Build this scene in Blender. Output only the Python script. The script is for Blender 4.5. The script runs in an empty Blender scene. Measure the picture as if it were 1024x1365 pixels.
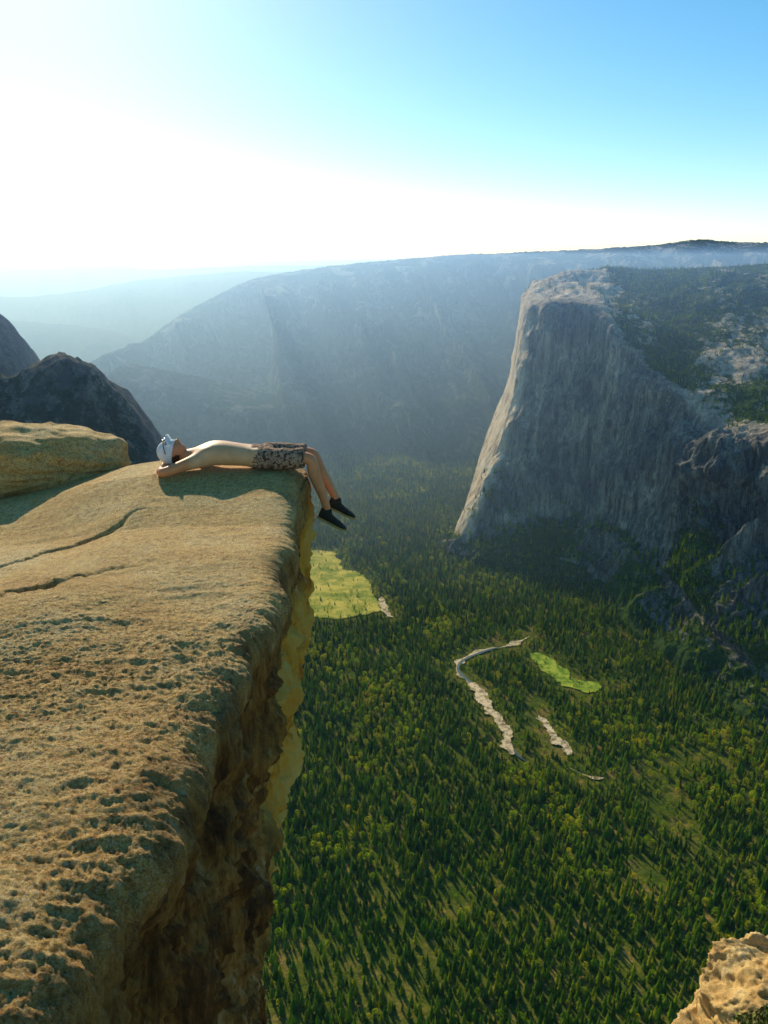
import bpy, math, random
import numpy as np
from mathutils import Vector, Matrix
from mathutils.bvhtree import BVHTree
random.seed(7); rng=np.random.default_rng(7)
scn=bpy.context.scene
scn.view_settings.view_transform='Standard'
try: scn.view_settings.look='None'
except: pass
scn.view_settings.exposure=0
# ------------------------------------------------------------ noise
def _h(ix,iy,iz,seed):
    h=(ix.astype(np.int64)*374761393+iy.astype(np.int64)*668265263+iz.astype(np.int64)*1440662683+seed*974634777)&0xffffffff
    h=((h^(h>>13))*1274126177)&0xffffffff
    h=((h^(h>>15))*2246822519)&0xffffffff
    return ((h^(h>>16))&0xffffff)/float(0xffffff)*2-1
def vn(x,y,z,seed=0):
    x=np.asarray(x,float);y=np.asarray(y,float)+0*x;z=np.asarray(z,float)+0*x
    fx=np.floor(x);fy=np.floor(y);fz=np.floor(z)
    tx=x-fx;ty=y-fy;tz=z-fz
    tx=tx*tx*tx*(tx*(tx*6-15)+10);ty=ty*ty*ty*(ty*(ty*6-15)+10);tz=tz*tz*tz*(tz*(tz*6-15)+10)
    def g(a,b,c): return _h(fx+a,fy+b,fz+c,seed)
    x00=g(0,0,0)*(1-tx)+g(1,0,0)*tx; x10=g(0,1,0)*(1-tx)+g(1,1,0)*tx
    x01=g(0,0,1)*(1-tx)+g(1,0,1)*tx; x11=g(0,1,1)*(1-tx)+g(1,1,1)*tx
    return (x00*(1-ty)+x10*ty)*(1-tz)+(x01*(1-ty)+x11*ty)*tz
def fbm(x,y,z,oct=4,seed=0,gain=.5):
    r=0;a=1;f=1;s=0
    for i in range(oct):
        r=r+a*vn(x*f+i*17.3,y*f-i*9.1,z*f+i*5.7,seed+i);s+=a;a*=gain;f*=2.03
    return r/s
def ridged(x,y,z,oct=4,seed=0):
    r=0;a=1;f=1;s=0
    for i in range(oct):
        r=r+a*(1-np.abs(vn(x*f+i*3.3,y*f-i*9.1,z*f+i*5.7,seed+i))*2);s+=a;a*=.5;f*=2.03
    return r/s
def sstep(a,b,x):
    t=np.clip((x-a)/(b-a),0,1);return t*t*(3-2*t)
# ------------------------------------------------------------ mesh helpers
def grid_obj(name,P,mat,attrs=None,smooth=True,flip=False):
    R,C,_=P.shape
    idx=np.arange(R*C).reshape(R,C)
    q=np.stack([idx[:-1,:-1],idx[:-1,1:],idx[1:,1:],idx[1:,:-1]],-1).reshape(-1,4)
    if flip:q=q[:,::-1]
    me=bpy.data.meshes.new(name)
    me.vertices.add(R*C);me.vertices.foreach_set('co',P.reshape(-1).astype(np.float32))
    n=len(q);me.loops.add(n*4);me.loops.foreach_set('vertex_index',q.reshape(-1).astype(np.int32))
    me.polygons.add(n);me.polygons.foreach_set('loop_start',np.arange(0,n*4,4,dtype=np.int32))
    me.update(calc_edges=True)
    me.polygons.foreach_set('use_smooth',np.full(n,smooth))
    for k,a in (attrs or {}).items():
        at=me.attributes.new(k,'FLOAT','POINT');at.data.foreach_set('value',a.reshape(-1).astype(np.float32))
    me.materials.append(mat)
    ob=bpy.data.objects.new(name,me);scn.collection.objects.link(ob);return ob
def mesh_obj(name,verts,faces,mat,smooth=True,link=True):
    me=bpy.data.meshes.new(name);me.from_pydata([tuple(v) for v in verts],[],faces);me.update()
    for p in me.polygons:p.use_smooth=smooth
    if mat:me.materials.append(mat)
    ob=bpy.data.objects.new(name,me)
    if link:scn.collection.objects.link(ob)
    return ob
def bvh_of(ob):
    me=ob.data
    return BVHTree.FromPolygons([v.co[:] for v in me.vertices],[p.vertices[:] for p in me.polygons])
def crom(P,ts):
    P=np.asarray(P,float);n=len(P);i=np.clip(np.floor(ts).astype(int),0,n-2);t=(ts-i)[:,None]
    g=lambda k:P[np.clip(k,0,n-1)]
    p0,p1,p2,p3=g(i-1),g(i),g(i+1),g(i+2)
    t=t.reshape((-1,)+(1,)*(P.ndim-1))
    return .5*((2*p1)+(-p0+p2)*t+(2*p0-5*p1+4*p2-p3)*t*t+(-p0+3*p1-3*p2+p3)*t*t*t)
def lin(P,ts):
    P=np.asarray(P,float);n=len(P);i=np.clip(np.floor(ts).astype(int),0,n-2)
    t=(ts-i).reshape((-1,)+(1,)*(P.ndim-1));return P[i]*(1-t)+P[i+1]*t
def normals(P):
    du=np.gradient(P,axis=1);dv=np.gradient(P,axis=0)
    n=np.cross(du,dv);return n/(np.linalg.norm(n,axis=2,keepdims=True)+1e-9)
# ------------------------------------------------------------ materials
class M:
    def __init__(s,name,rough=.9,spec=.15):
        s.m=bpy.data.materials.new(name);s.m.use_nodes=True;s.nt=s.m.node_tree
        s.b=s.nt.nodes['Principled BSDF'];s.b.inputs['Roughness'].default_value=rough
        s.b.inputs['Specular IOR Level'].default_value=spec
        s.geo=s.nt.nodes.new('ShaderNodeNewGeometry')
    def L(s,a,b):s.nt.links.new(a,b)
    def pos(s,sc):
        n=s.nt.nodes.new('ShaderNodeMapping');n.inputs['Scale'].default_value=sc if hasattr(sc,'__len__') else (sc,)*3
        s.L(s.geo.outputs['Position'],n.inputs['Vector']);return n.outputs[0]
    def noise(s,vec,scale=1,detail=6,rough=.55,dist=0):
        n=s.nt.nodes.new('ShaderNodeTexNoise');n.inputs['Scale'].default_value=scale;n.inputs['Detail'].default_value=detail
        n.inputs['Roughness'].default_value=rough;n.inputs['Distortion'].default_value=dist
        s.L(vec,n.inputs['Vector']);return n.outputs[0]
    def ramp(s,fac,stops,interp='LINEAR'):
        n=s.nt.nodes.new('ShaderNodeValToRGB');cr=n.color_ramp;cr.interpolation=interp
        while len(cr.elements)<len(stops):cr.elements.new(.5)
        for e,(p,c) in zip(cr.elements,stops):
            e.position=p;e.color=(*(c if hasattr(c,'__len__') else (c,c,c)),1)
        s.L(fac,n.inputs[0]);return n.outputs[0]
    def mix(s,fac,a,b,mode='MIX'):
        n=s.nt.nodes.new('ShaderNodeMix');n.data_type='RGBA';n.blend_type=mode
        if isinstance(fac,(int,float)):n.inputs[0].default_value=fac
        else:s.L(fac,n.inputs[0])
        for v,i in((a,6),(b,7)):
            if hasattr(v,'__len__'):n.inputs[i].default_value=(*v,1)
            else:s.L(v,n.inputs[i])
        return n.outputs[2]
    def math(s,op,a,b=0):
        n=s.nt.nodes.new('ShaderNodeMath');n.operation=op
        for v,i in((a,0),(b,1)):
            if isinstance(v,(int,float)):n.inputs[i].default_value=v
            else:s.L(v,n.inputs[i])
        return n.outputs[0]
    def attr(s,k):
        n=s.nt.nodes.new('ShaderNodeAttribute');n.attribute_name=k;return n.outputs['Fac']
    def col(s,c):
        if hasattr(c,'__len__'):s.b.inputs['Base Color'].default_value=(*c,1)
        else:s.L(c,s.b.inputs['Base Color'])
    def bump(s,h,dist,strength=1,prev=None):
        n=s.nt.nodes.new('ShaderNodeBump');n.inputs['Distance'].default_value=dist;n.inputs['Strength'].default_value=strength
        s.L(h,n.inputs['Height'])
        if prev:s.L(prev,n.inputs['Normal'])
        s.L(n.outputs[0],s.b.inputs['Normal']);return n.outputs[0]
# foreground granite
def granite_near(name):
    m=M(name,.8,.3)
    a=m.noise(m.pos(1),1.6,8,.6)
    c=m.ramp(a,[(.3,(.86,.47,.10)),(.5,(.97,.62,.17)),(.7,(.98,.74,.31))])
    f=m.noise(m.pos(1),26,8,.75)
    c=m.mix(m.ramp(f,[(.38,0),(.53,1)]),m.mix(1,c,(.62,.46,.30),'MULTIPLY'),c)
    sp=m.noise(m.pos(1),110,5,.8)
    c=m.mix(m.ramp(sp,[(.54,0),(.61,.85)]),c,(.98,.88,.64))
    c=m.mix(m.ramp(sp,[(.39,.85),(.46,0)]),c,(.09,.04,.012))
    s3=m.noise(m.pos(1),48,7,.85)
    c=m.mix(m.ramp(s3,[(.37,.75),(.43,0)]),c,(.12,.06,.02))
    l=m.noise(m.pos((1,1.4,1)),7,13,.9,.9)
    c=m.mix(m.math('MULTIPLY',m.ramp(l,[(.535,0),(.575,.8)]),m.ramp(m.attr('rough'),[(0,.05),(1,1)])),c,(.16,.085,.028))
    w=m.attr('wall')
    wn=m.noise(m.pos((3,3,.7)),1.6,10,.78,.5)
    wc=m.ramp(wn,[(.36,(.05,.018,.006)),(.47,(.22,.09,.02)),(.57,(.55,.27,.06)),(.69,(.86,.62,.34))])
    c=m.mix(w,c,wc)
    g=m.attr('gold_lit')
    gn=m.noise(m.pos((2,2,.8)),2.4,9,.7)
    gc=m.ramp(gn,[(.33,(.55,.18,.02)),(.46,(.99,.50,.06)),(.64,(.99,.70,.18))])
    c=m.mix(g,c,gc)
    m.col(c)
    b=m.bump(m.noise(m.pos((1,1.5,1)),8,10,.75),.04,.9)
    b=m.bump(m.noise(m.pos((1,1.3,1)),34,9,.8),.028,1,b)
    b=m.bump(m.noise(m.pos(1),150,5,.8),.009,1,b)
    return m.m
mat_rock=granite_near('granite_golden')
# distant wall
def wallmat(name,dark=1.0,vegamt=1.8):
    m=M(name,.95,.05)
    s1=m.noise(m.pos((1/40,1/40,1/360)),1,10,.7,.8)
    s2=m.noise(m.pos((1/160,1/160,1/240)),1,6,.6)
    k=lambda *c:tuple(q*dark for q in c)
    c=m.ramp(s1,[(.34,k(.16,.15,.14)),(.45,k(.36,.33,.27)),(.55,k(.60,.53,.41)),(.66,k(.84,.73,.56))])
    c=m.mix(m.ramp(s2,[(.38,.7),(.55,0)]),c,k(.19,.185,.18))
    cr=m.noise(m.pos((1/30,1/30,1/140)),1,7,.75,2)
    c=m.mix(m.ramp(cr,[(.46,0),(.5,.75),(.54,0)]),c,k(.07,.07,.08))
    if dark==1:
        st=m.noise(m.pos((1/15,1/15,1/520)),1,5,.7,.3)
        c=m.mix(m.ramp(st,[(.42,.75),(.52,0)]),c,m.mix(1,c,(.30,.30,.34),'MULTIPLY'))
        c=m.mix(m.math('MULTIPLY',m.attr('painted_shade'),.75),c,m.mix(1,c,(.40,.46,.5),'MULTIPLY'))
        c=m.mix(m.attr('pale_sunlit'),c,m.ramp(m.noise(m.pos((1/26,1/26,1/80)),1,8,.75),[(.37,(.34,.25,.18)),(.47,(.80,.63,.46)),(.62,(.99,.89,.74))]))
    v=m.attr('veg')
    vn_=m.noise(m.pos(1/38),1,9,.78)
    vm=m.math('ADD',v,m.math('MULTIPLY',m.math('SUBTRACT',vn_,.5),vegamt))
    vc=m.ramp(m.noise(m.pos(1/12),1,4,.7),[(.35,(.025,.065,.010)),(.65,(.085,.14,.03))])
    if dark<1:vc=m.ramp(m.noise(m.pos(1/12),1,4,.7),[(.35,(.012,.03,.012)),(.65,(.04,.06,.03))])
    c=m.mix(m.ramp(vm,[(.46,0),(.54,1)]),c,vc)
    m.col(c)
    b=m.bump(m.noise(m.pos((1/36,1/36,1/130)),1,10,.72,.6),24,.9)
    m.bump(m.noise(m.pos(1/12),1,6,.75),6,.8,b)
    return m.m
mat_wall=wallmat('granite_wall')
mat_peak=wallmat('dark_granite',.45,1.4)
# forested mountain
m=M('forested_slope',.95,.03)
a=m.noise(m.pos(1/30),1,7,.78)
c=m.ramp(a,[(.38,(.006,.025,.012)),(.55,(.04,.08,.03)),(.68,(.14,.18,.06))])
r=m.noise(m.pos((1/200,1/200,1/300)),1,9,.75,.6)
c=m.mix(m.math('MULTIPLY',m.ramp(r,[(.51,0),(.58,1)]),m.attr('rock')),c,(.60,.58,.52))
m.col(c)
b=m.bump(m.noise(m.pos(1/160),1,6,.6),120,.9)
m.bump(m.noise(m.pos(1/18),1,5,.75),16,1,b)
mat_slope=m.m
# valley floor
m=M('forest_floor',.95,.03)
a=m.noise(m.pos(1/60),1,7,.7)
c=m.ramp(a,[(.35,(.05,.09,.008)),(.50,(.12,.14,.015)),(.66,(.32,.21,.06))])
c=m.mix(m.ramp(m.noise(m.pos(1/9),1,4,.7),[(.4,0),(.65,.6)]),c,(.05,.08,.010))
m.col(c);m.bump(m.noise(m.pos(1/14),1,5,.7),6,.8)
mat_floor=m.m
def simple(name,c1,c2,sc,rough=.9,bd=0,spec=.1,lo=.35,hi=.65,det=7):
    m=M(name,rough,spec);n=m.noise(m.pos(sc),1,det,.68);m.col(m.ramp(n,[(lo,c1),(hi,c2)]))
    if bd:m.bump(n,bd)
    return m.m
mat_meadow=simple('meadow_grass',(.22,.28,.02),(.66,.54,.10),1/60,lo=.40,hi=.60,bd=2)
mat_meadow2=simple('meadow_green',(.14,.25,.015),(.42,.48,.05),1/22,bd=2,lo=.42,hi=.6)
mat_sand=simple('river_sand',(.20,.16,.07),(.80,.62,.38),1/14,lo=.38,hi=.55)
mat_water=simple('river_water',(.05,.08,.07),(.08,.11,.09),1/30,.3,0,.4)
# ------------------------------------------------------------ camera
cam=bpy.data.cameras.new('camera');co=bpy.data.objects.new('camera',cam);scn.collection.objects.link(co)
co.location=(0,0,0);co.rotation_euler=(math.radians(90-17.27),0,0);cam.lens=28.2;cam.sensor_width=36
cam.clip_start=.05;cam.clip_end=200000;scn.camera=co
# ------------------------------------------------------------ light + sky
AZ=math.radians(-23);EL=math.radians(29)
S=Vector((math.sin(AZ)*math.cos(EL),math.cos(AZ)*math.cos(EL),math.sin(EL)))
sl=bpy.data.lights.new('sun','SUN');sl.energy=5;sl.angle=math.radians(.5);sl.color=(1,.88,.66)
so=bpy.data.objects.new('sun',sl);scn.collection.objects.link(so);so.rotation_mode='QUATERNION';so.rotation_quaternion=S.to_track_quat('Z','Y')
w=bpy.data.worlds.new('World');scn.world=w;w.use_nodes=True;nt=w.node_tree
bg=nt.nodes['Background'];sky=nt.nodes.new('ShaderNodeTexSky');sky.sky_type='NISHITA';sky.sun_disc=False
sky.sun_elevation=EL;sky.sun_rotation=AZ%(2*math.pi);sky.altitude=2200;sky.air_density=1.05;sky.dust_density=2.0;sky.ozone_density=1.8
hs=nt.nodes.new('ShaderNodeHueSaturation');hs.inputs['Saturation'].default_value=1.36;hs.inputs['Hue'].default_value=.484
nt.links.new(sky.outputs[0],hs.inputs['Color']);nt.links.new(hs.outputs[0],bg.inputs[0]);bg.inputs[1].default_value=.148
# ------------------------------------------------------------ haze (real scattering air filling the valley)
def haze(name,xr,yr,zr,col,den,g,acol=None,aden=0):
    bx=mesh_obj(name,[(x,y,z) for x in xr for y in yr for z in zr],
     [(0,1,3,2),(4,6,7,5),(0,4,5,1),(2,3,7,6),(0,2,6,4),(1,5,7,3)],None,False)
    hm=bpy.data.materials.new(name);hm.use_nodes=True;hn=hm.node_tree;hn.nodes.remove(hn.nodes['Principled BSDF'])
    vs=hn.nodes.new('ShaderNodeVolumeScatter');vs.inputs['Color'].default_value=(*col,1);vs.inputs['Density'].default_value=den
    vs.inputs['Anisotropy'].default_value=g;out=vs.outputs[0]
    if acol:
        va=hn.nodes.new('ShaderNodeVolumeAbsorption');va.inputs['Color'].default_value=(*acol,1);va.inputs['Density'].default_value=aden
        ad=hn.nodes.new('ShaderNodeAddShader');hn.links.new(vs.outputs[0],ad.inputs[0]);hn.links.new(va.outputs[0],ad.inputs[1]);out=ad.outputs[0]
    hn.links.new(out,hn.nodes['Material Output'].inputs['Volume']);bx.data.materials.append(hm)
haze('valley_haze',(-30000,30000),(-4000,45000),(-1300,260),(.35,.60,1),1.6e-5,.5)
haze('distant_haze',(-29000,29000),(2350,44000),(-1290,60),(.32,.54,1),3.1e-4,.68,(.55,.80,1),1.2e-4)
# ------------------------------------------------------------ ground
FZ=-1075
def floor_z(x,y): return FZ+vn(x/420,y/420,0,3)*7
gx=np.concatenate([-np.geomspace(40000,1700,40),np.linspace(-1600,2400,200),np.geomspace(2500,40000,40)])
gy=np.concatenate([np.linspace(-3000,700,20),np.linspace(720,5200,225),np.linspace(5300,60000,60)])
X,Y=np.meshgrid(gx,gy)
grid_obj('valley_floor',np.stack([X,Y,floor_z(X,Y)],-1),mat_floor)
# ------------------------------------------------------------ granite monolith (big wall)
A=[(450,3850,-1090),(285,3210,-1090),(300,2840,-1090),(640,2560,-1090),(770,2130,-1090),(865,1770,-1090),(950,1330,-1090),(1300,800,-1090)]
B=[(500,4000,-1070),(311,3150,-1072),(309,2900,-1000),(737,2800,-905),(890,2420,-935),(940,2040,-1000),(1070,1680,-1015),(1500,1450,-1000)]
C1=[(620,4100,-742),(428,3420,-781),(462,3060,-699),(756,2900,-662),(912,2550,-724),(985,2230,-798),(1150,1920,-849),(1550,1600,-830)]
C2=[(720,4200,-450),(562,3600,-480),(536,3160,-421),(761,3000,-400),(927,2650,-554),(1024,2350,-677),(1215,2100,-691),(1600,1750,-690)]
D=[(790,4300,-120),(619,3700,-161),(562,3230,-168),(763,3080,-166),(942,2750,-380),(1045,2450,-524),(1264,2250,-514),(1650,1900,-500)]
E=[(820,4350,-110),(660,3760,-118),(622,3400,-112),(882,3400,-103),(1068,3100,-217),(1261,2900,-281),(1595,2800,-297),(2100,2600,-280)]
F=[(850,4500,-100),(712,3900,-96),(757,3720,-64),(1039,3900,-31),(1285,3800,-30),(1547,3700,-13),(1982,3600,16),(2500,3400,20)]
G=[(900,4900,-500),(900,4700,-420),(1000,4700,-400),(1150,4800,-380),(1400,4800,-380),(1700,4700,-380),(2200,4600,-380),(2800,4400,-380)]
net=np.array([A,B,C1,C2,D,E,F,G],float)
NC=760
ts=np.linspace(0,7,NC)
net2=np.stack([crom(r,ts) for r in net])
rows=[np.linspace(0,1,70,endpoint=False),np.linspace(1,2,80,endpoint=False),np.linspace(2,3,80,endpoint=False),np.linspace(3,4,80,endpoint=False),
      np.linspace(4,5,90,endpoint=False),np.linspace(5,6,80,endpoint=False),np.linspace(6,7,12)]
rt=np.concatenate(rows)
P=lin(net2,rt)
Ps=crom(net2,rt);P=P*.45+Ps*.55
N=normals(P)
if N[200,300,1]>0:N=-N
x,y,z=P[...,0],P[...,1],P[...,2]
RT=rt[:,None]+0*x
tl0=ts[None,:]+0*x
wallw=sstep(.9,1.2,RT)*(1-sstep(3.8,4.3,RT))
topw=sstep(3.9,4.5,RT)*(1-sstep(5.7,6,RT))
westw=1-.7*(sstep(.3,.8,tl0)*(1-sstep(1.8,2.1,tl0)))
d=westw*wallw*(fbm(x/70,y/70,z/600,5,11)*30+(ridged(x/150,y/150,z/260,5,15)-.3)*36+fbm(x/22,y/22,z/50,4,12)*8)
d+=topw*(fbm(x/160,y/160,z/160,5,21)*36)+ (1-sstep(.8,1.1,RT))*sstep(0,.3,RT)*(ridged(x/170,y/170,z/170,5,23)*60)
d+=(RT>=5.5)*fbm(x/18,y/18,0,3,24)*5
rightw=sstep(3.4,5.0,ts)[None,:]
d+=wallw*rightw*((ridged(x/150,y/150,z/260,5,29)-.2)*95+fbm(x/260,y/260,z/200,3,30)*70)
P2=P+N*d[...,None]
tl=tl0+.35*fbm(x/170,y/170,z/170,4,37)
RTn=RT+.25*fbm(x/140,y/140,z/140,4,38)
veg=(1-sstep(.75,1.15,RT))*.58
topveg=sstep(4.0,4.3,RTn)*sstep(2.6,3.6,tl)*(.60-.30*sstep(4.2,4.9,tl))
topveg+=sstep(5.0,5.9,RTn)*.30*sstep(2.3,3.1,tl)
topveg+=sstep(4.0,4.3,RT)*.13
veg=veg+topveg
veg+=wallw*sstep(3.4,4.6,tl)*(.22+.36*(1-sstep(1.0,2.2,RT)))
veg+=fbm(x/200,y/200,z/200,5,31)*.45
veg[RT<.4]+=.3
veg=veg-.5*wallw*(1-sstep(1.9,2.4,tl0))
veg=np.clip(veg,0,1.4)
jag=.06*fbm(x/60,y/60,z/60,3,39)
pale_sunlit=sstep(.6,1.0,tl0)*(1-sstep(2.02,2.14,tl0+jag))*wallw+topw*.8*(1-.35*sstep(3,4.5,tl0))  # sunlight painted on the west sliver; pale top granite also lightened as sunlit
painted_shade=np.clip(wallw*(sstep(3.4,4.8,tl)*.75+.35*(1-sstep(1.2,2.6,RT))*sstep(2.2,3,tl))+(1-sstep(.9,1.2,RT))*.8,0,1)  # shade of the right wall and lower slope painted into the rock colour
mono=grid_obj('granite_monolith',P2,mat_wall,{'veg':veg,'pale_sunlit':np.clip(pale_sunlit,0,1),'painted_shade':painted_shade})
# ------------------------------------------------------------ forested mountain behind
def net_mtn(name,sk,ft,nc,back=2500,amp=90,rock=1.0,seed=50,concave=0,skamp=8,res=150):
    sk=np.array(sk,float);ft=np.array(ft,float);k=len(sk)
    mid=sk*.52+ft*.48;mid[:,2]+=concave
    bk=sk.copy();bk[:,1]+=back;bk[:,2]-=back*.3
    net=np.stack([ft,mid,sk,bk]);ts=np.linspace(0,k-1,nc)
    n2=np.stack([crom(r,ts) for r in net])
    rt=np.concatenate([np.linspace(0,2,res,endpoint=False),np.linspace(2,3,14)])
    P=lin(n2,rt);Pc=crom(n2,rt);P=P*.5+Pc*.5
    x,y,z=P[...,0],P[...,1],P[...,2];RT=rt[:,None]+0*x
    w=sstep(0,.35,RT)*(1-sstep(1.4,1.97,RT))
    xs=x+.45*(z+500)
    d=w*amp*(ridged(xs/600,y/1500,z/900,6,seed)*1.3-.3)+w*amp*.4*fbm(x/180,y/180,z/180,4,seed+3)
    P[...,2]+=d
    P[...,1]-=w*amp*4.6*ridged(xs/480,0*y,z/1900,5,seed+8)
    sw=sstep(1.5,1.95,RT)*(RT<2.3)
    P[...,2]+=sw*(fbm(x/260,0,0,4,seed+5)*skamp+np.abs(vn(x/11,y/11,0,seed+6))*skamp*.9)
    rk=rock*(.4+.6*sstep(.8,1.5,RT))
    return grid_obj(name,P,mat_slope,{'rock':rk})
net_mtn('forested_mountain',
 [(-2700,5900,-1000),(-2008,6000,-700),(-1499,6300,-357),(-1063,6500,-145),(-551,6700,-50),(50,6800,16),(663,6900,58),(1543,7000,95),(2162,7000,130),(2592,7000,172),(3175,7000,158),(5000,7000,200)],
 [(-2300,5000,-1090),(-1700,5050,-1090),(-1200,4950,-1090),(-800,4850,-1090),(-400,4750,-1090),(0,4650,-1090),(400,4350,-1090),(1000,4700,-1090),(1600,5000,-1090),(2300,5100,-1090),(3000,5100,-1090),(5000,5000,-1090)],
 760,amp=180,rock=.7,seed=50,concave=20,skamp=12,res=220)
net_mtn('forested_ridge',
 [(-1500,4700,-560),(-1150,4800,-640),(-800,4900,-740),(-450,4950,-850),(-150,4950,-960),(100,4900,-1080)],
 [(-1500,3900,-1090),(-1150,4000,-1090),(-800,4150,-1090),(-450,4300,-1090),(-150,4450,-1090),(100,4600,-1090)],
 360,amp=60,rock=.3,seed=130,skamp=12,res=120)
net_mtn('distant_ridge',
 [(-9000,13500,-60),(-7200,13800,-70),(-5800,14000,-95),(-4600,14000,-60),(-3800,14000,-110),(-2600,14000,-75),(-1200,14000,-60),(0,14000,-90),(2000,14000,-200),(6000,14000,-200)],
 [(-9000,11000,-1000),(-7200,11000,-1000),(-5800,11000,-1000),(-4600,11000,-1000),(-3800,11000,-1000),(-2600,11000,-1000),(-1200,11000,-1000),(0,11000,-1000),(2000,11000,-1000),(6000,11000,-1000)],
 500,amp=160,rock=.1,seed=70,skamp=22,res=80)
net_mtn('wooded_hill',
 [(-7000,9000,-380),(-5200,9200,-300),(-4300,9500,-380),(-3600,9700,-330),(-2900,9800,-210),(-2100,9900,-130),(-1200,10000,-120),(0,10000,-200),(2000,10000,-300)],
 [(-7000,7500,-1090),(-5200,7600,-1090),(-4300,7600,-1090),(-3600,7600,-1090),(-2900,7700,-1090),(-2100,7800,-1090),(-1200,7800,-1090),(0,8000,-1090),(2000,8000,-1090)],
 460,amp=150,rock=.1,seed=90,skamp=16,res=90)
net_mtn('wooded_hill',
 [(-6500,7000,-420),(-4800,7300,-380),(-3700,7500,-480),(-2900,7600,-560),(-2200,7700,-700),(-1600,7700,-1000)],
 [(-6500,6000,-1090),(-4800,6200,-1090),(-3700,6300,-1090),(-2900,6400,-1090),(-2200,6600,-1090),(-1600,6700,-1090)],
 300,amp=90,rock=.1,seed=110,skamp=12,res=80)
# rocky peaks at left
n1,n2_=300,260
px=np.linspace(-3200,-380,n1);py=np.linspace(1750,3600,n2_)
X,Y=np.meshgrid(px,py)
def peak(cx,cy,top,rx,ry,p=1.5):
    r=np.sqrt(((X-cx)/rx)**2+((Y-cy)/ry)**2);return FZ-20+(top-FZ+20)*np.clip(1-r**p,0,1)
H=np.maximum.reduce([peak(-990,2500,-250,490,620,1.8),peak(-1330,2700,-150,330,560,2.4),peak(-1900,2600,-60,700,700,1.8),peak(-1120,2400,-330,380,420,1.9)])
wp=sstep(FZ,FZ+250,H)
H=H+wp*(ridged(X/260,Y/260,0,6,33)*76-28+fbm(X/60,Y/60,0,4,35)*28)
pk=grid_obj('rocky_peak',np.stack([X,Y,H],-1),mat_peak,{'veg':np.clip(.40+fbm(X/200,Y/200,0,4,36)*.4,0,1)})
# ------------------------------------------------------------ flat features on floor
def inpoly(x,y,poly):
    r=np.zeros(len(x),bool);j=len(poly)-1
    for i in range(len(poly)):
        xi,yi=poly[i];xj,yj=poly[j]
        c=((yi>y)!=(yj>y))&(x<(xj-xi)*(y-yi)/(yj-yi+1e-9)+xi);r^=c;j=i
    return r
def blob(name,pts,mat,zoff=1.5,jit=6,js=45):
    pts=np.array(pts,float);k=len(pts);ts=np.linspace(0,k,k*18,endpoint=False)
    Q=np.concatenate([pts[-1:],pts,pts[:2]]);c=crom(Q,ts+1)
    c+=np.stack([fbm(c[:,0]/js,c[:,1]/js,0,3,5),fbm(c[:,0]/js,c[:,1]/js,4,3,6)],-1)*jit
    lo=c.min(0)-2;hi=c.max(0)+2;st=max(2.5,(hi-lo).max()/110)
    gx_=np.arange(lo[0],hi[0]+st,st);gy_=np.arange(lo[1],hi[1]+st,st)
    X_,Y_=np.meshgrid(gx_,gy_);Zg=floor_z(X_,Y_)+zoff
    cx_=(X_[:-1,:-1]+st/2).ravel();cy_=(Y_[:-1,:-1]+st/2).ravel();ins=inpoly(cx_,cy_,c)
    R_,C_=X_.shape;idx=np.arange(R_*C_).reshape(R_,C_)
    q=np.stack([idx[:-1,:-1],idx[:-1,1:],idx[1:,1:],idx[1:,:-1]],-1).reshape(-1,4)[ins]
    used,inv=np.unique(q,return_inverse=True);V_=np.stack([X_.ravel(),Y_.ravel(),Zg.ravel()],-1)[used]
    mesh_obj(name,V_.tolist(),inv.reshape(-1,4).tolist(),mat);return c
def ribbon(name,pts,wid,mat,zoff=1.0,vw=1.6):
    pts=np.array(pts,float);ts=np.linspace(0,len(pts)-1,len(pts)*20);c=crom(pts,ts)
    t=np.gradient(c,axis=0);t/=np.linalg.norm(t,axis=1,keepdims=True);nn=np.stack([-t[:,1],t[:,0]],-1)
    ww=wid*np.clip(1+vw*fbm(c[:,0]/40,c[:,1]/40,0,3,9),.15,3)
    e=np.minimum(ts,len(pts)-1-ts);ww=ww*np.clip(e*1.5,.05,1)
    P=np.stack([c+nn*(ww*s)[:,None] for s in(-.5,-.2,.2,.5)])
    Z=floor_z(P[...,0],P[...,1])+zoff
    grid_obj(name,np.concatenate([P,Z[...,None]],-1),mat);return c,wid
clear=[]
clear.append((blob('meadow',[(-330,2960),(-190,2920),(-150,2760),(-60,2640),(-35,2480),(-25,2360),(-120,2330),(-330,2330),(-480,2500),(-450,2800)],mat_meadow,2.5,30),.16,16))
clear.append((blob('meadow',[(425,2060),(470,2055),(500,1960),(560,1900),(545,1850),(490,1880),(452,1950)],mat_meadow2,2.5,24),.32,10))
clear.append((blob('sand_bar',[(232,1905),(260,1880),(272,1800),(296,1720),(302,1640),(292,1580),(278,1600),(276,1680),(252,1770),(234,1850)],mat_sand,4.2,16,22),.08,12))
clear.append((blob('sand_bar',[(-12,2480),(0,2450),(20,2370),(24,2330),(12,2330),(-8,2380),(-20,2440)],mat_sand,3.5,10,25),0,10))
clear.append((blob('sand_bar',[(376,1740),(388,1735),(400,1670),(424,1610),(414,1580),(396,1620),(380,1680)],mat_sand,4.2,16,22),.35,6))
rb=[ribbon('river',[(350,2120),(290,2090),(225,2040),(205,1985),(228,1920),(262,1860),(262,1780),(286,1700),(296,1600),(320,1550)],9,mat_water,3.2,.4),
    ribbon('river_bank',[(440,2190),(400,2150),(350,2118),(290,2098),(222,2046),(200,1985),(222,1925),(240,1890)],15,mat_sand,2.8,2.8),
    ribbon('river_bank',[(410,1530),(450,1497),(480,1495)],8,mat_sand,2.8,2.2)]
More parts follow.
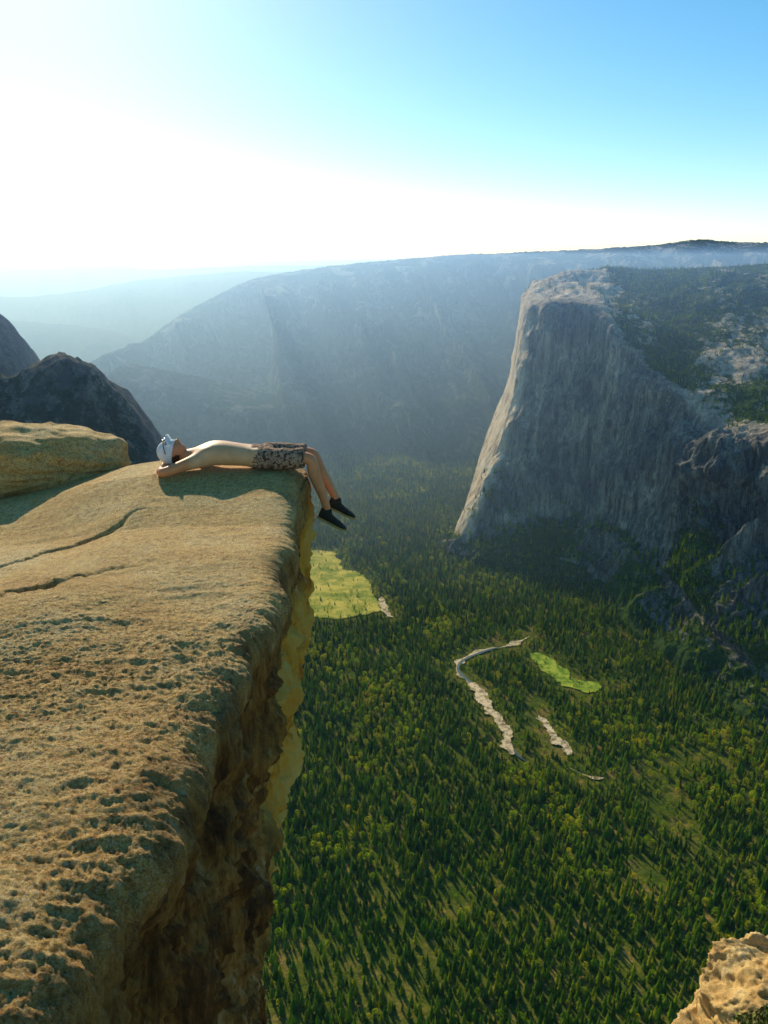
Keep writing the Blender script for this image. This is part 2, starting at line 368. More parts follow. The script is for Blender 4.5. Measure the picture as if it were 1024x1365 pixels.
thin=[((385,1700),(45,150)),((590,1430),(50,130)),((320,2120),(90,50)),((700,1560),(110,50)),((120,1150),(50,35)),((480,1210),(30,70))]
# ------------------------------------------------------------ trees
def foliage(name,stops,tl_,tf):
    m=M(name,.8,.1);oi=m.nt.nodes.new('ShaderNodeObjectInfo')
    c=m.ramp(oi.outputs['Random'],stops)
    n=m.noise(m.pos(1/110),1,5,.65);c=m.mix(m.ramp(n,[(.40,.7),(.56,0)]),c,m.mix(1,c,(.42,.58,.45),'MULTIPLY'))
    m.col(c)
    tr=m.nt.nodes.new('ShaderNodeBsdfTranslucent');m.L(m.mix(1,c,tl_,'MULTIPLY'),tr.inputs[0])
    ms=m.nt.nodes.new('ShaderNodeMixShader');ms.inputs[0].default_value=tf
    m.L(m.b.outputs[0],ms.inputs[1]);m.L(tr.outputs[0],ms.inputs[2]);m.L(ms.outputs[0],m.nt.nodes['Material Output'].inputs['Surface'])
    return m.m
mat_con=foliage('conifer_needles',[(0,(.055,.14,.003)),(.35,(.13,.24,.004)),(.7,(.24,.34,.006)),(1,(.46,.42,.010))],(1.6,1.6,.3),.55)
mat_dec=foliage('broadleaf_foliage',[(0,(.22,.35,.006)),(.5,(.36,.42,.010)),(1,(.52,.44,.02))],(1.4,1.4,.4),.5)
mat_trunk=simple('bark',(.08,.05,.03),(.14,.09,.05),2)
def conifer(seed,h=32,wd=4.2,tiers=12,nb=8):
    r=random.Random(seed);V=[];Fc=[];mi=[]
    for k in range(6):
        a=k*math.pi/3;V.append((.55*math.cos(a),.55*math.sin(a),0))
    V.append((0,0,h*.97))
    for k in range(6):Fc.append((k,(k+1)%6,6));mi.append(1)
    z0=h*r.uniform(.10,.2)
    for t in range(tiers):
        f=t/(tiers-1);z=z0+(h-z0)*f
        R=wd*(1-f)**.8*r.uniform(.8,1.12)+.25
        b=nb if f<.7 else 6
        for k in range(b):
            a=2*math.pi*(k+r.uniform(-.35,.35))/b+t*.7
            L=R*r.uniform(.6,1.25)
            if r.random()<.1:continue
            wv=L*.36+.25;dr=L*r.uniform(.25,.55);up=(h/tiers)*.75
            ca,sa=math.cos(a),math.sin(a);i=len(V)
            V+= [(0,0,z+up),(ca*L*.55-sa*wv,sa*L*.55+ca*wv,z-dr*.3),(ca*L,sa*L,z-dr),(ca*L*.55+sa*wv,sa*L*.55-ca*wv,z-dr*.3),(ca*L*.45,sa*L*.45,z+up*.55)]
            Fc+=[(i,i+1,i+4),(i+1,i+2,i+4),(i+2,i+3,i+4),(i+3,i,i+4)];mi+=[0]*4
    ob=mesh_obj('conifer_tree',V,Fc,mat_con,False,False);ob.data.materials.append(mat_trunk)
    for p,q in zip(ob.data.polygons,mi):p.material_index=q
    return ob
def broadleaf(seed,h=17,wd=6.5):
    r=random.Random(seed);V=[];Fc=[];mi=[]
    for k in range(6):
        a=k*math.pi/3;V.append((.4*math.cos(a),.4*math.sin(a),0))
    V.append((0,0,h*.7))
    for k in range(6):Fc.append((k,(k+1)%6,6));mi.append(1)
    for q in range(120):
        th=r.uniform(0,6.28);u=r.uniform(-.6,1);rr=math.sqrt(max(0,1-u*u))*r.uniform(.55,1.05)
        c=Vector((math.cos(th)*rr*wd,math.sin(th)*rr*wd,h*.6+u*h*.4))
        n=Vector((r.gauss(0,1),r.gauss(0,1),r.gauss(.6,1))).normalized();a=n.orthogonal().normalized();b=n.cross(a);s=r.uniform(.7,1.5)
        i=len(V);V+=[c+a*s,c+b*s*.8,c-a*s,c-b*s*.9];Fc.append((i,i+1,i+2,i+3));mi.append(0)
    ob=mesh_obj('broadleaf_tree',V,Fc,mat_dec,False,False);ob.data.materials.append(mat_trunk)
    for p,q in zip(ob.data.polygons,mi):p.material_index=q
    return ob
ccol=bpy.data.collections.new('conifer_trees')
for k in range(6):ccol.objects.link(conifer(k,h=random.uniform(26,36),wd=random.uniform(4.6,7.0)))
bcol=bpy.data.collections.new('broadleaf_trees')
for k in range(3):bcol.objects.link(broadleaf(k+20))
def scatter(name,pts,scl,col):
    me=bpy.data.meshes.new(name);me.vertices.add(len(pts));me.vertices.foreach_set('co',np.asarray(pts,np.float32).reshape(-1))
    at=me.attributes.new('scl','FLOAT','POINT');at.data.foreach_set('value',np.asarray(scl,np.float32))
    ob=bpy.data.objects.new(name,me);scn.collection.objects.link(ob)
    ng=bpy.data.node_groups.new(name+'_nodes','GeometryNodeTree')
    ng.interface.new_socket('Geometry',in_out='INPUT',socket_type='NodeSocketGeometry')
    ng.interface.new_socket('Geometry',in_out='OUTPUT',socket_type='NodeSocketGeometry')
    N=ng.nodes;gi=N.new('NodeGroupInput');go=N.new('NodeGroupOutput');ip=N.new('GeometryNodeInstanceOnPoints')
    ci=N.new('GeometryNodeCollectionInfo');ci.inputs['Collection'].default_value=col
    ci.inputs['Separate Children'].default_value=True;ci.inputs['Reset Children'].default_value=True
    rv=N.new('FunctionNodeRandomValue');rv.data_type='FLOAT_VECTOR'
    rv.inputs[0].default_value=(-.04,-.04,0);rv.inputs[1].default_value=(.04,.04,6.283)
    na=N.new('GeometryNodeInputNamedAttribute');na.data_type='FLOAT';na.inputs['Name'].default_value='scl'
    ip.inputs['Pick Instance'].default_value=True
    Lk=ng.links.new;Lk(gi.outputs[0],ip.inputs['Points']);Lk(ci.outputs[0],ip.inputs['Instance']);Lk(rv.outputs[0],ip.inputs['Rotation'])
    Lk(na.outputs[0],ip.inputs['Scale']);Lk(ip.outputs[0],go.inputs[0])
    mod=ob.modifiers.new('scatter','NODES');mod.node_group=ng
sp=10.4
gx=np.arange(-620,1500,sp);gy=np.arange(760,4750,sp)
X,Y=np.meshgrid(gx,gy);X=(X+rng.uniform(-.5,.5,X.shape)*sp*1.8).ravel();Y=(Y+rng.uniform(-.5,.5,Y.shape)*sp*1.8).ravel()
keep=(X<Y*.62+130)&(X>-Y*.30-60)
X=X[keep];Y=Y[keep]
occ=np.zeros(len(X),bool);near=np.zeros(len(X))
for poly,pk_,sh in clear:
    rk=rng.random(len(X))>pk_
    occ|=inpoly(X,Y,poly)&rk
    if sh:occ|=inpoly(X,Y+sh,poly)&rk
    cc=poly[::3];dmin=np.full(len(X),1e9)
    for q in cc:dmin=np.minimum(dmin,np.hypot(X-q[0],Y-q[1]))
    near=np.maximum(near,1-np.clip(dmin/60,0,1));near=np.maximum(near,inpoly(X,Y,poly)*1.0)
for c,wd in rb:
    cc=c[::2];dmin=np.full(len(X),1e9)
    for q in cc:dmin=np.minimum(dmin,np.hypot(X-q[0],Y-q[1]))
    occ|=dmin<wd*.5+1.0;near=np.maximum(near,1-np.clip((dmin-wd)/50,0,1))
for (cx,cy),(rx,ry) in thin:
    r2=((X-cx)/rx)**2+((Y-cy)/ry)**2+.9*fbm(X/40,Y/40,0,3,45)
    occ|=(r2<1)&(rng.random(len(X))<.55);near=np.maximum(near,.7*np.clip(1.3-r2,0,1))
den=fbm(X/130,Y/130,0,4,41);occ|=(den<-.34)&(rng.random(len(X))<.45);occ|=rng.random(len(X))<.06
X=X[~occ];Y=Y[~occ];near=near[~occ];den=fbm(X/160,Y/160,0,4,43)
Zf=floor_z(X,Y)-.3
bv=bvh_of(mono)
ok=np.ones(len(X),bool)
for i in np.nonzero((X>240)&(Y<3700)&(X>520-(Y-1700)*.16-120))[0]:
    h=bv.ray_cast(Vector((X[i],Y[i],600)),Vector((0,0,-1)))
    if h[0] is not None and h[0].z>Zf[i]:
        if abs(h[1].z)<.62 or h[0].z>-760 or rng.random()<.45:ok[i]=False
        else:Zf[i]=h[0].z-1
X=X[ok];Y=Y[ok];Zf=Zf[ok];near=near[ok];den=den[ok]
scl=rng.uniform(.42,1.12,len(X))*(1-.45*near)*(1+.25*den)
isb=rng.random(len(X))<(.05+.5*near+.45*sstep(.10,.36,den))
scatter('conifer_forest',np.stack([X,Y,Zf],-1)[~isb],scl[~isb],ccol)
scatter('broadleaf_woodland',np.stack([X,Y,Zf],-1)[isb],(scl*1.0)[isb],bcol)
T=[];TS=[]
vflat=veg.reshape(-1);pf=P2.reshape(-1,3);rf=RT.reshape(-1)
cand=np.nonzero((rf>4.05)&(rf<6.0)&(vflat+rng.normal(0,.17,len(vflat))>.55))[0]
for i in rng.choice(cand,min(5200,len(cand)),replace=False):
    T.append(tuple(pf[i]-np.array([0,0,1])));TS.append(random.uniform(.25,.65))
cand=np.nonzero((rf>1.0)&(rf<3.9)&(vflat+rng.normal(0,.1,len(vflat))>.62))[0]
for i in rng.choice(cand,min(2500,len(cand)),replace=False):
    T.append(tuple(pf[i]-np.array([0,0,1])));TS.append(random.uniform(.25,.6))
scatter('conifer_grove',T,TS,ccol)
print('TREES',len(X),len(T))
# ------------------------------------------------------------ foreground cliff
edge=np.array([(-9,8.2),(-6,7.7),(-4.2,7.5),(-3.0,7.4),(-2,7.35),(-1.3,7.3),(-.92,7.18),(-.74,6.95),(-.70,6.6),(-.68,6.0),(-.67,5.2),(-.69,4.3),(-.72,3.5),(-.77,2.8),(-.85,2.3),(-.94,1.9),(-1.03,1.5),(-1.14,.9),(-1.2,0),(-1.5,-2.2)])
tt=np.linspace(0,len(edge)-1,4000);ce=crom(edge,tt)
sl_=np.concatenate([[0],np.cumsum(np.linalg.norm(np.diff(ce,axis=0),axis=1)*np.where((ce[1:,0]>-3.8)&(ce[1:,1]>.8),1,.25))])
NT=1300
u=np.interp(np.linspace(0,sl_[-1],NT),sl_,np.arange(4000))
ce=np.stack([np.interp(u,np.arange(4000),ce[:,k]) for k in(0,1)],-1)
ce[:,0]+=fbm(ce[:,1]*1.6,0*ce[:,0],3.3,6,61,.62)*.14
tg=np.gradient(ce,axis=0)
k=np.ones(61)/61;tg=np.stack([np.convolve(np.pad(tg[:,j],30,'edge'),k,'valid') for j in(0,1)],-1)
tg/=np.linalg.norm(tg,axis=1,keepdims=True);on=np.stack([-tg[:,1],tg[:,0]],-1)
if on[800,0]<0:on=-on
cen=np.array([-5.2,2.6])
rr=np.concatenate([np.linspace(0,.3,20,endpoint=False),np.linspace(.3,1,420)])
top=cen+(ce-cen)[None]*rr[:,None,None]
distE=np.linalg.norm(top-ce[None],axis=2)
def topz(x,y):
    z=-1.72-.17*np.clip(-(x+1.95),0,3)*sstep(3.5,7,y)-.05*np.clip(-(x+1.95),0,3)
    z=z-.21*np.clip(6.60-y,0,.85)-.02*np.clip(5.75-y,0,2)
    return z
tz=topz(top[...,0],top[...,1])
tz-=.08*np.exp(-distE/.07)
dd=np.concatenate([np.linspace(.01,9,400)**1.0,np.array([11,15,25,60,200,1090])])
ez=tz[-1]
yy=ce[None,:,1]+0*dd[:,None]
D_=dd[:,None]
off=-.13*D_+.06*(1-np.exp(-D_/.08))
off=np.where(D_>9,-1.2,off)
off=off-.15*sstep(2.0,3.2,D_)*sstep(4.5,6.5,yy)
wx=ce[None,:,0]+on[None,:,0]*off;wy=ce[None,:,1]+on[None,:,1]*off
wz=ez[None]-D_
P=np.concatenate([np.dstack([top[...,0],top[...,1],tz]),np.dstack([wx,wy,wz])],0)
R0=len(rr)
up=np.concatenate([1-np.exp(-distE/.10)*.5, .5*np.exp(-D_/.10)+0*wx],0)
Nn=np.dstack([on[None,:,0]*(1-up),on[None,:,1]*(1-up),up]);Nn/=np.linalg.norm(Nn,axis=2,keepdims=True)
x,y,z=P[...,0],P[...,1],P[...,2]
isw=np.zeros_like(x);isw[R0:]=1
depthv=np.concatenate([0*tz,D_+0*wx],0)
near=sstep(5.4,2.9,y)
rg=np.maximum(near,isw*.9)
blot=sstep(-.15,.35,fbm(x*1.1,y*1.1,z*1.1,3,77))
edgeN=np.concatenate([np.exp(-distE/.40),1+0*wx],0)
rg2=rg*(.30+.45*blot+.60*edgeN)
wrp=fbm(x*2,y*2,z*2,3,78)*.5
disp=fbm(x*.9,y*.9,z*.9,3,62)*.05+(ridged(x*1.4+wrp,y*3.0+wrp,z*1.7,6,63)-.35)*.034*(.25+rg2)
disp+=(ridged(x*6+wrp,y*10+wrp,z*7,5,64)-.3)*.022*(.08+rg2)+fbm(x*18,y*26,z*20,5,65,.78)*.026*(.16+rg2)
disp-=np.clip(ridged(x*2.4-wrp,y*4.4+wrp,z*3,3,66)-.62,0,1)*.05*(.05+rg2)
disp+=isw*((ridged(x*1.3,y*1.3,z*.9,6,68)-.3)*.26+(ridged(x*5,y*5,z*4,4,69)-.3)*.10)*sstep(.05,.6,depthv)
def groove(ax,ay,bx_,by_,wd,dp):
    L=math.hypot(bx_-ax,by_-ay);ux,uy=(bx_-ax)/L,(by_-ay)/L
    s=(x-ax)*ux+(y-ay)*uy;q=-(x-ax)*uy+(y-ay)*ux+fbm(s*3,0,9,6,71,.65)*.22
    e=sstep(-.1,.3,s)*(1-sstep(L-.7,L+.1,s))*(.3+.7*sstep(-.3,.3,fbm(s*3,1,4,3,72)))
    return e*(dp*np.exp(-(q/wd)**2)+dp*.5*sstep(-.5,0,q)*(q<0))*(1-isw)
disp-=groove(-3.4,4.45,-1.85,6.1,.020,.040)
disp-=groove(-2.9,4.1,-1.55,5.15,.020,.042)
flatm=np.exp(-(((x+1.35)/.75)**4+((y-6.82)/.28)**4))*(1-isw)
disp=disp*(1-.85*flatm)
P=P+Nn*disp[...,None]
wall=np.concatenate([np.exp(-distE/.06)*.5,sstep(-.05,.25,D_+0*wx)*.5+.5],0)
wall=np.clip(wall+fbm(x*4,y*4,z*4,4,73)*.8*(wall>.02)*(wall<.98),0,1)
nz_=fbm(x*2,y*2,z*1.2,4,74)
gold_lit=isw*sstep(3.9,4.8,y+.5*nz_-.22*depthv)*sstep(.2,.55,depthv+.3*nz_)*(1-sstep(3.0,3.7,depthv+.6*fbm(x*3,y*3,z,4,75)))  # ochre strip on the shaded wall, its lit look painted into the base colour
cliff=grid_obj('granite_cliff',P,mat_rock,{'rough':rg2,'wall':wall,'gold_lit':gold_lit})
# ------------------------------------------------------------ boulders
import bmesh
def boulder(name,loc,sz,seed,mat,amp=.12,sub=6,layer=None,rot=0,pw=.8):
    bm=bmesh.new();bmesh.ops.create_icosphere(bm,subdivisions=sub,radius=1)
    V=np.array([v.co[:] for v in bm.verts])
    p=np.sign(V)*np.abs(V)**pw
    p[:,2]=np.clip(p[:,2],-1,.70+.3*fbm(V[:,0]*1.3,V[:,1]*1.3,0,2,seed+9)) if pw<.9 else p[:,2]
    q=p*np.array(sz);n=V
    d=fbm(p[:,0]*1.2,p[:,1]*1.2,p[:,2]*1.2,4,seed)*amp*2+(ridged(q[:,0]*4,q[:,1]*4,q[:,2]*8,6,seed+1)-.3)*amp*.45
    if layer is not None:d-=np.exp(-((q[:,2]-layer-.09*fbm(q[:,0]*2,0,0,5,3))/.014)**2)*.05
    q=q+n*(d*min(sz)*2)[:,None]
    c,s_=math.cos(rot),math.sin(rot);q=np.stack([q[:,0]*c-q[:,2]*s_,q[:,1],q[:,0]*s_+q[:,2]*c],-1)
    for v,cc in zip(bm.verts,q):v.co=cc
    me=bpy.data.meshes.new(name);bm.to_mesh(me);bm.free()
    for pl in me.polygons:pl.use_smooth=True
    for kx in('rough','wall','gold_lit'):me.attributes.new(kx,'FLOAT','POINT')
    me.attributes['rough'].data.foreach_set('value',np.full(len(me.vertices),.3,np.float32))
    me.materials.append(mat);ob=bpy.data.objects.new(name,me);ob.location=loc;scn.collection.objects.link(ob);return ob
boulder('boulder',(-3.50,7.5,-1.83),(1.08,.6,.29),5,mat_rock,.13,6,.0,.0,.95)
boulder('rock_ledge',(8.3,12.3,-15.3),(1.9,1.6,2.6),15,mat_rock,.10,7)
boulder('rock_ledge',(7.0,12.0,-15.0),(1.1,1.0,1.15),19,mat_rock,.12,6)
boulder('rock_ledge',(9.5,12.5,-30),(4,3,14),18,mat_rock,.1,5)
V=[];Fc=[];r=random.Random(3)
for (sx,sy,sz_,sr,nl) in((7.35,10.9,-13.05,.7,3200),(6.95,10.7,-13.75,.45,1300),(8.0,11.2,-12.7,.6,1800),(6.6,11.0,-14.2,.3,600)):
    for q in range(nl):
        a=r.uniform(0,6.28);rad=r.random()**.5*(1+.35*math.sin(a*3+sx*5)+.2*math.sin(a*7));c=Vector((sx+math.cos(a)*rad*sr,sy+math.sin(a)*rad*sr*.8,sz_+r.random()*sr*.7*max(.15,1-rad*rad*.7)))
        nn=Vector((r.gauss(0,1),r.gauss(0,1),r.gauss(0,1))).normalized();a1=nn.orthogonal().normalized();b1=nn.cross(a1);s=r.uniform(.015,.045)
        i=len(V);V+=[c+a1*s*1.6,c+b1*s*.7,c-a1*s*1.6,c-b1*s*.7];Fc.append((i,i+1,i+2,i+3))
    for k in range(10):
        a=r.uniform(0,6.28);e=Vector((sx+math.cos(a)*sr*.7,sy+math.sin(a)*sr*.5,sz_+.2));b0=Vector((sx+.1,sy+.5,sz_-1.0));i=len(V)
        V+=[b0+Vector((-.03,0,0)),b0+Vector((.03,0,0)),e];Fc.append((i,i+1,i+2))
mesh_obj('shrub',V,Fc,simple('shrub_leaves',(.07,.10,.015),(.22,.22,.05),3),False)
# ------------------------------------------------------------ man lying on the edge
def skin_mesh(name,verts,edges,rad,mat,sub=2,root=0):
    me=bpy.data.meshes.new(name);me.from_pydata(verts,edges,[]);ob=bpy.data.objects.new(name,me);scn.collection.objects.link(ob)
    md=ob.modifiers.new('skin','SKIN');md.use_smooth_shade=True
    for i,rv in enumerate(rad):
        d=me.skin_vertices[0].data[i];d.radius=rv if hasattr(rv,'__len__') else (rv,rv);d.use_root=(i==root)
    ss=ob.modifiers.new('sub','SUBSURF');ss.levels=sub;ss.render_levels=sub
    dg=bpy.context.evaluated_depsgraph_get();ev=ob.evaluated_get(dg);nm=bpy.data.meshes.new_from_object(ev)
    ob.modifiers.clear();ob.data=nm;nm.materials.clear();nm.materials.append(mat)
    for p in nm.polygons:p.use_smooth=True
    return ob
m=M('skin',.5,.35)
t=m.noise(m.pos(9),1,4,.6)
pale_=m.ramp(t,[(.35,(.62,.34,.15)),(.65,(.74,.43,.21))]);tan=m.ramp(t,[(.35,(.58,.22,.08)),(.65,(.68,.28,.11))])
m.col(m.mix(m.attr('tan'),pale_,tan));mat_skin=m.m
m=M('lips',.5,.3);m.col((.38,.12,.09));mat_lips=m.m
mat_hair=simple('hair',(.05,.03,.015),(.10,.06,.03),60)
mat_cap=simple('cap_cotton',(.70,.69,.66),(.80,.79,.76),20)
mat_dark=simple('dark_plastic',(.015,.015,.02),(.03,.03,.035),10,.3,0,.5)
mat_shoe=simple('shoe_leather',(.018,.018,.016),(.05,.045,.03),30,.6)
mat_sole=simple('shoe_sole',(.30,.24,.08),(.45,.36,.12),30,.7)
m=M('plaid_shorts',.9,.1)
c=m.ramp(m.noise(m.pos(1),34,3,.6),[(.40,(.09,.055,.04)),(.46,(.28,.16,.09)),(.52,(.42,.30,.20)),(.60,(.14,.085,.06))],'CONSTANT')
m.col(c);m.bump(m.noise(m.pos((8,22,8)),1,3,.5),.03,.6);mat_shorts=m.m
Y0=6.82
parts=[]
V=[(-1.06,Y0,-1.605),(-1.18,Y0,-1.60),(-1.32,Y0,-1.59),(-1.45,Y0,-1.582),(-1.55,Y0,-1.588),(-1.635,Y0,-1.60),(-1.70,Y0,-1.605),(-1.78,Y0,-1.60)]
Ed=[(0,1),(1,2),(2,3),(3,4),(4,5),(5,6),(6,7)]
Rd=[(.145,.11),(.135,.098),(.145,.108),(.165,.125),(.155,.115),(.075,.075),(.058,.058),(.06,.06)]
def add(chain,rads,parent):
    p=parent
    for c,r_ in zip(chain,rads):
        V.append(c);Rd.append(r_);Ed.append((p,len(V)-1));p=len(V)-1
    return p
for sgn in(-1,1):
    add([(-1.565,Y0+sgn*.155,-1.60),(-1.66,Y0+sgn*.22,-1.625),(-1.76,Y0+sgn*.285,-1.655),(-1.845,Y0+sgn*.335,-1.675),(-1.885,Y0+sgn*.25,-1.685),(-1.90,Y0+sgn*.15,-1.69),(-1.895,Y0+sgn*.09,-1.695)],
        [.068,.056,.049,.043,.042,.032,.03],4)
    kn=(-.625,Y0+sgn*.095,-1.605);
    if sgn<0: an=(-.492,Y0-.10,-2.085);
    else: an=(-.420,Y0+.08,-2.04)
    l=lambda a,b,t:tuple(a[i]*(1-t)+b[i]*t for i in range(3))
    hp=(-1.03,Y0+sgn*.095,-1.615)
    c1=l(kn,an,.3);c1=(c1[0]-.02,c1[1],c1[2])
    add([hp,l(hp,kn,.35),l(hp,kn,.75),kn,c1,l(kn,an,.65),l(kn,an,.92),an],[.092,.088,.070,.060,.060,.046,.037,.036],0)
body=skin_mesh('body',V,Ed,Rd,mat_skin,2,0)
nv=len(body.data.vertices);cs=np.empty(nv*3);body.data.vertices.foreach_get('co',cs);cs=cs.reshape(-1,3)
tan_=np.clip(sstep(-.8,-.68,cs[:,0])+sstep(.24,.34,np.abs(cs[:,1]-Y0))+sstep(-1.60,-1.68,cs[:,0])*.8,0,1)
at=body.data.attributes.new('tan','FLOAT','POINT');at.data.foreach_set('value',tan_.astype(np.float32))
parts.append(body)
for sgn in(-1,1):
    bx0,by0,bz0=-1.895,Y0+sgn*.09,-1.69
    V=[(bx0,by0+sgn*.02,bz0)];Ed=[];Rd=[(.026,.016)]
    lens=[.070,.080,.074,.058]
    for f in range(4):
        ox=-.030+f*.021
        V.append((bx0+ox,by0-sgn*.045,bz0+.008));Rd.append(.0095);Ed.append((0,len(V)-1))
        L=lens[f]
        V.append((bx0+ox*1.15,by0-sgn*(.045+L*.5),bz0+.014));Rd.append(.0088);Ed.append((len(V)-2,len(V)-1))
        V.append((bx0+ox*1.2,by0-sgn*(.045+L),bz0+.004));Rd.append(.0075);Ed.append((len(V)-2,len(V)-1))
    V.append((bx0+.045,by0-sgn*.01,bz0+.012));Rd.append(.011);Ed.append((0,len(V)-1))
    V.append((bx0+.062,by0-sgn*.04,bz0+.02));Rd.append(.0095);Ed.append((len(V)-2,len(V)-1))
    h=skin_mesh('hand',V,Ed,Rd,mat_skin,2,0)
    h.data.attributes.new('tan','FLOAT','POINT').data.foreach_set('value',np.ones(len(h.data.vertices),np.float32));parts.append(h)
hc=Vector((-1.838,Y0,-1.572));tilt=math.radians(8)
ca=Vector((-math.cos(tilt),0,math.sin(tilt)));cb=Vector((math.sin(tilt),0,math.cos(tilt)));cw=Vector((0,1,0))
def headpt(a,b,w_):return hc+ca*a+cb*b+cw*w_
def ball(name,shape,mat,nu=56,nv=40):
    V=[];F_=[]
    for i in range(nv+1):
        ph=math.pi*i/nv
        for j in range(nu):
            th=2*math.pi*j/nu;V.append(headpt(*shape(math.cos(ph),math.sin(ph)*math.cos(th),math.sin(ph)*math.sin(th))))
    for i in range(nv):
        for j in range(nu):
            F_.append((i*nu+j,i*nu+(j+1)%nu,(i+1)*nu+(j+1)%nu,(i+1)*nu+j))
    return mesh_obj(name,V,F_,mat)
G=lambda x,s:math.exp(-(x/s)**2)
def hs_(a,b,w_):
    A=a*.118;B=b*.098;W=w_*.078
    if a<0:
        W*=1-.30*a*a;B*= (1-.10*a*a) if b>0 else (1-.45*a*a)
    if b>0:
        B+=.026*G(A+.022,.020)*G(W,.013)*(b>.3)+.006*G(A+.052,.010)*G(W,.024)+.010*G(A+.092,.016)*G(W,.025)
        B+=.006*G(A-.018,.012)*G(abs(W)-.02,.03)-.009*G(A,.014)*G(abs(W)-.032,.014)
        B-=.004*G(A+.060,.004)*G(W,.024)
    return A-.010,B,W
hd=ball('head',hs_,mat_skin);hd.data.attributes.new('tan','FLOAT','POINT').data.foreach_set('value',np.full(len(hd.data.vertices),1,np.float32))
parts.append(hd)
for sgn in(-1,1):
    e=ball('ear',lambda a,b,w_:(a*.032-.012,b*.018-.012-.004*a,sgn*(.077+.010*w_*sgn)+.006*a*sgn),mat_skin,20,14)
    e.data.attributes.new('tan','FLOAT','POINT').data.foreach_set('value',np.ones(len(e.data.vertices),np.float32));parts.append(e)
    parts.append(ball('eye',lambda a,b,w_:(a*.011-.008,b*.010+.078,sgn*.032+w_*.014),mat_skin,16,12))
    parts.append(ball('eyebrow',lambda a,b,w_:(a*.005+.012,b*.006+.090,sgn*.032+w_*.019),mat_hair,16,8))
parts.append(ball('mouth',lambda a,b,w_:(a*.007-.062,b*.006+.089,w_*.022),mat_lips,16,8))
def hair(a,b,w_):
    A,B,W=hs_(a,b,w_);s=1.05
    if b>-.05 or a<-.55:s=.93
    return A*s,B*s,W*s
parts.append(ball('hair',hair,mat_hair))
def cap(a,b,w_):
    a=max(a,-.10);return a*.138-.0,b*.114-.006,w_*.090
parts.append(ball('cap',cap,mat_cap))
V=[];F_=[]
for i in range(13):
    s=-1+2*i/12;wd=.078*math.sin(s*1.35)/math.sin(1.35);f=(1-s*s)
    for k_,(aa,bb) in enumerate([(.020,.092),(.050,.088+.06*f**.5)]):
        for dz in(0,.004):V.append(headpt(aa+dz+ .010*f*k_,bb-.02*s*s,wd))
for i in range(12):
    b0=i*4;b1=b0+4
    F_+=[(b0,b0+2,b1+2,b1),(b0+1,b1+1,b1+3,b0+3),(b0+2,b0+3,b1+3,b1+2)]
parts.append(mesh_obj('cap_bill',V,F_,mat_cap))
for sgn in(-1,1):
    parts.append(ball('sunglass_lens',lambda a,b,w_:(a*.020+.075,b*.008+.100,sgn*.034+w_*.028),mat_dark,20,12))
    parts.append(skin_mesh('sunglass_temple',[headpt(.075,.100,sgn*.062),headpt(.06,.05,sgn*.092),headpt(.04,-.01,sgn*.094)],[(0,1),(1,2)],[.004]*3,mat_dark,1))
V=[(-1.20,Y0,-1.603),(-1.12,Y0,-1.605),(-1.05,Y0,-1.607)];Ed=[(0,1),(1,2)];Rd=[(.140,.106),(.152,.118),(.158,.122)]
for sgn in(-1,1):
    kn=(-.625,Y0+sgn*.095,-1.605);hp=(-1.0,Y0+sgn*.10,-1.612)
    for j,(t_,r_) in enumerate([(0,.105),(.3,.104),(.6,.096),(.80,.092),(.86,.090)]):
        V.append(tuple(hp[i]*(1-t_)+kn[i]*t_ for i in range(3)));Rd.append(r_);Ed.append((2 if j==0 else len(V)-2,len(V)-1))
sh=skin_mesh('shorts',V,Ed,Rd,mat_shorts,3,0)
cs=np.empty(len(sh.data.vertices)*3);sh.data.vertices.foreach_get('co',cs);cs=cs.reshape(-1,3)
cs+=(fbm(cs[:,0]*14,cs[:,1]*8,cs[:,2]*8,3,88)*.012)[:,None]*np.array([0,1,1]);sh.data.vertices.foreach_set('co',cs.ravel());parts.append(sh)
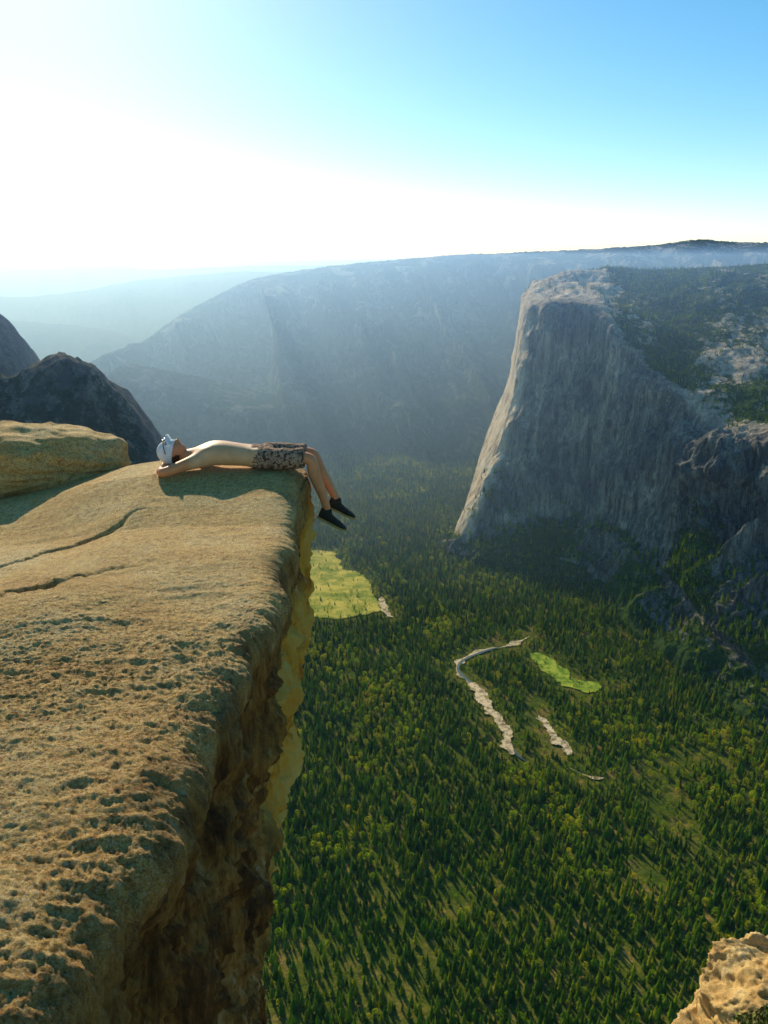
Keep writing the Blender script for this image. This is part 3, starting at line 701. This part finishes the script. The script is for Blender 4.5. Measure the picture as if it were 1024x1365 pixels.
for sgn,an,toe in((-1,(-.492,Y0-.10,-2.085),(-.285,Y0-.13,-2.185)),(1,(-.420,Y0+.08,-2.04),(-.215,Y0+.07,-2.135))):
    an=Vector(an);toe=Vector(toe);f=(toe-an);f.normalize();side=Vector((0,1,0));upv=side.cross(f)*-1
    if upv.z<0:upv=-upv
    def SP(a,b,w_):return an+f*a+upv*b+side*w_
    prof=[(-.065,.036,-.075,.018),(-.045,.042,-.08,.035),(0,.040,-.082,.02),(.05,.040,-.082,-.008),(.10,.046,-.082,-.025),(.15,.046,-.082,-.036),(.19,.036,-.080,-.048),(.212,.015,-.074,-.060)]
    V=[];F_=[];nn=16
    for a,wd,lo,hi in prof:
        for j in range(nn):
            th=2*math.pi*j/nn;cw_,sw_=math.cos(th),math.sin(th)
            V.append(SP(a,(lo+hi)/2+(hi-lo)/2*math.copysign(abs(sw_)**.7,sw_),wd*math.copysign(abs(cw_)**.75,cw_)))
    for i in range(len(prof)-1):
        for j in range(nn):F_.append((i*nn+j,i*nn+(j+1)%nn,(i+1)*nn+(j+1)%nn,(i+1)*nn+j))
    F_.append(tuple(range(nn)));F_.append(tuple(range((len(prof)-1)*nn,len(prof)*nn)))
    s_o=mesh_obj('shoe',V,F_,mat_shoe);s_o.modifiers.new('s','SUBSURF').levels=1;parts.append(s_o)
    V=[];F_=[]
    for a,wd,lo,hi in prof:
        for b_,k_ in((-.090,1.08),(-.072,1.1)):
            V+= [SP(a*1.02,b_,-wd*k_),SP(a*1.02,b_,wd*k_)]
    for i in range(len(prof)-1):
        b0=i*4;b1=b0+4;F_+=[(b0,b0+1,b1+1,b1),(b0+2,b1+2,b1+3,b0+3),(b0,b1,b1+2,b0+2),(b0+1,b0+3,b1+3,b1+1)]
    F_+=[(0,2,3,1),(len(V)-4,len(V)-3,len(V)-1,len(V)-2)]
    parts.append(mesh_obj('sole',V,F_,mat_sole,False))
    parts.append(skin_mesh('sock',[tuple(an+Vector((-.006,0,.035))),tuple(an),tuple(SP(.02,-.035,0))],[(0,1),(1,2)],[.041,.041,.04],mat_shoe,2))
man=bpy.data.objects.new('man',None);scn.collection.objects.link(man);man.location=(0,0,0)
for p in parts:p.parent=man
bpy.context.view_layer.update()
print('OK')
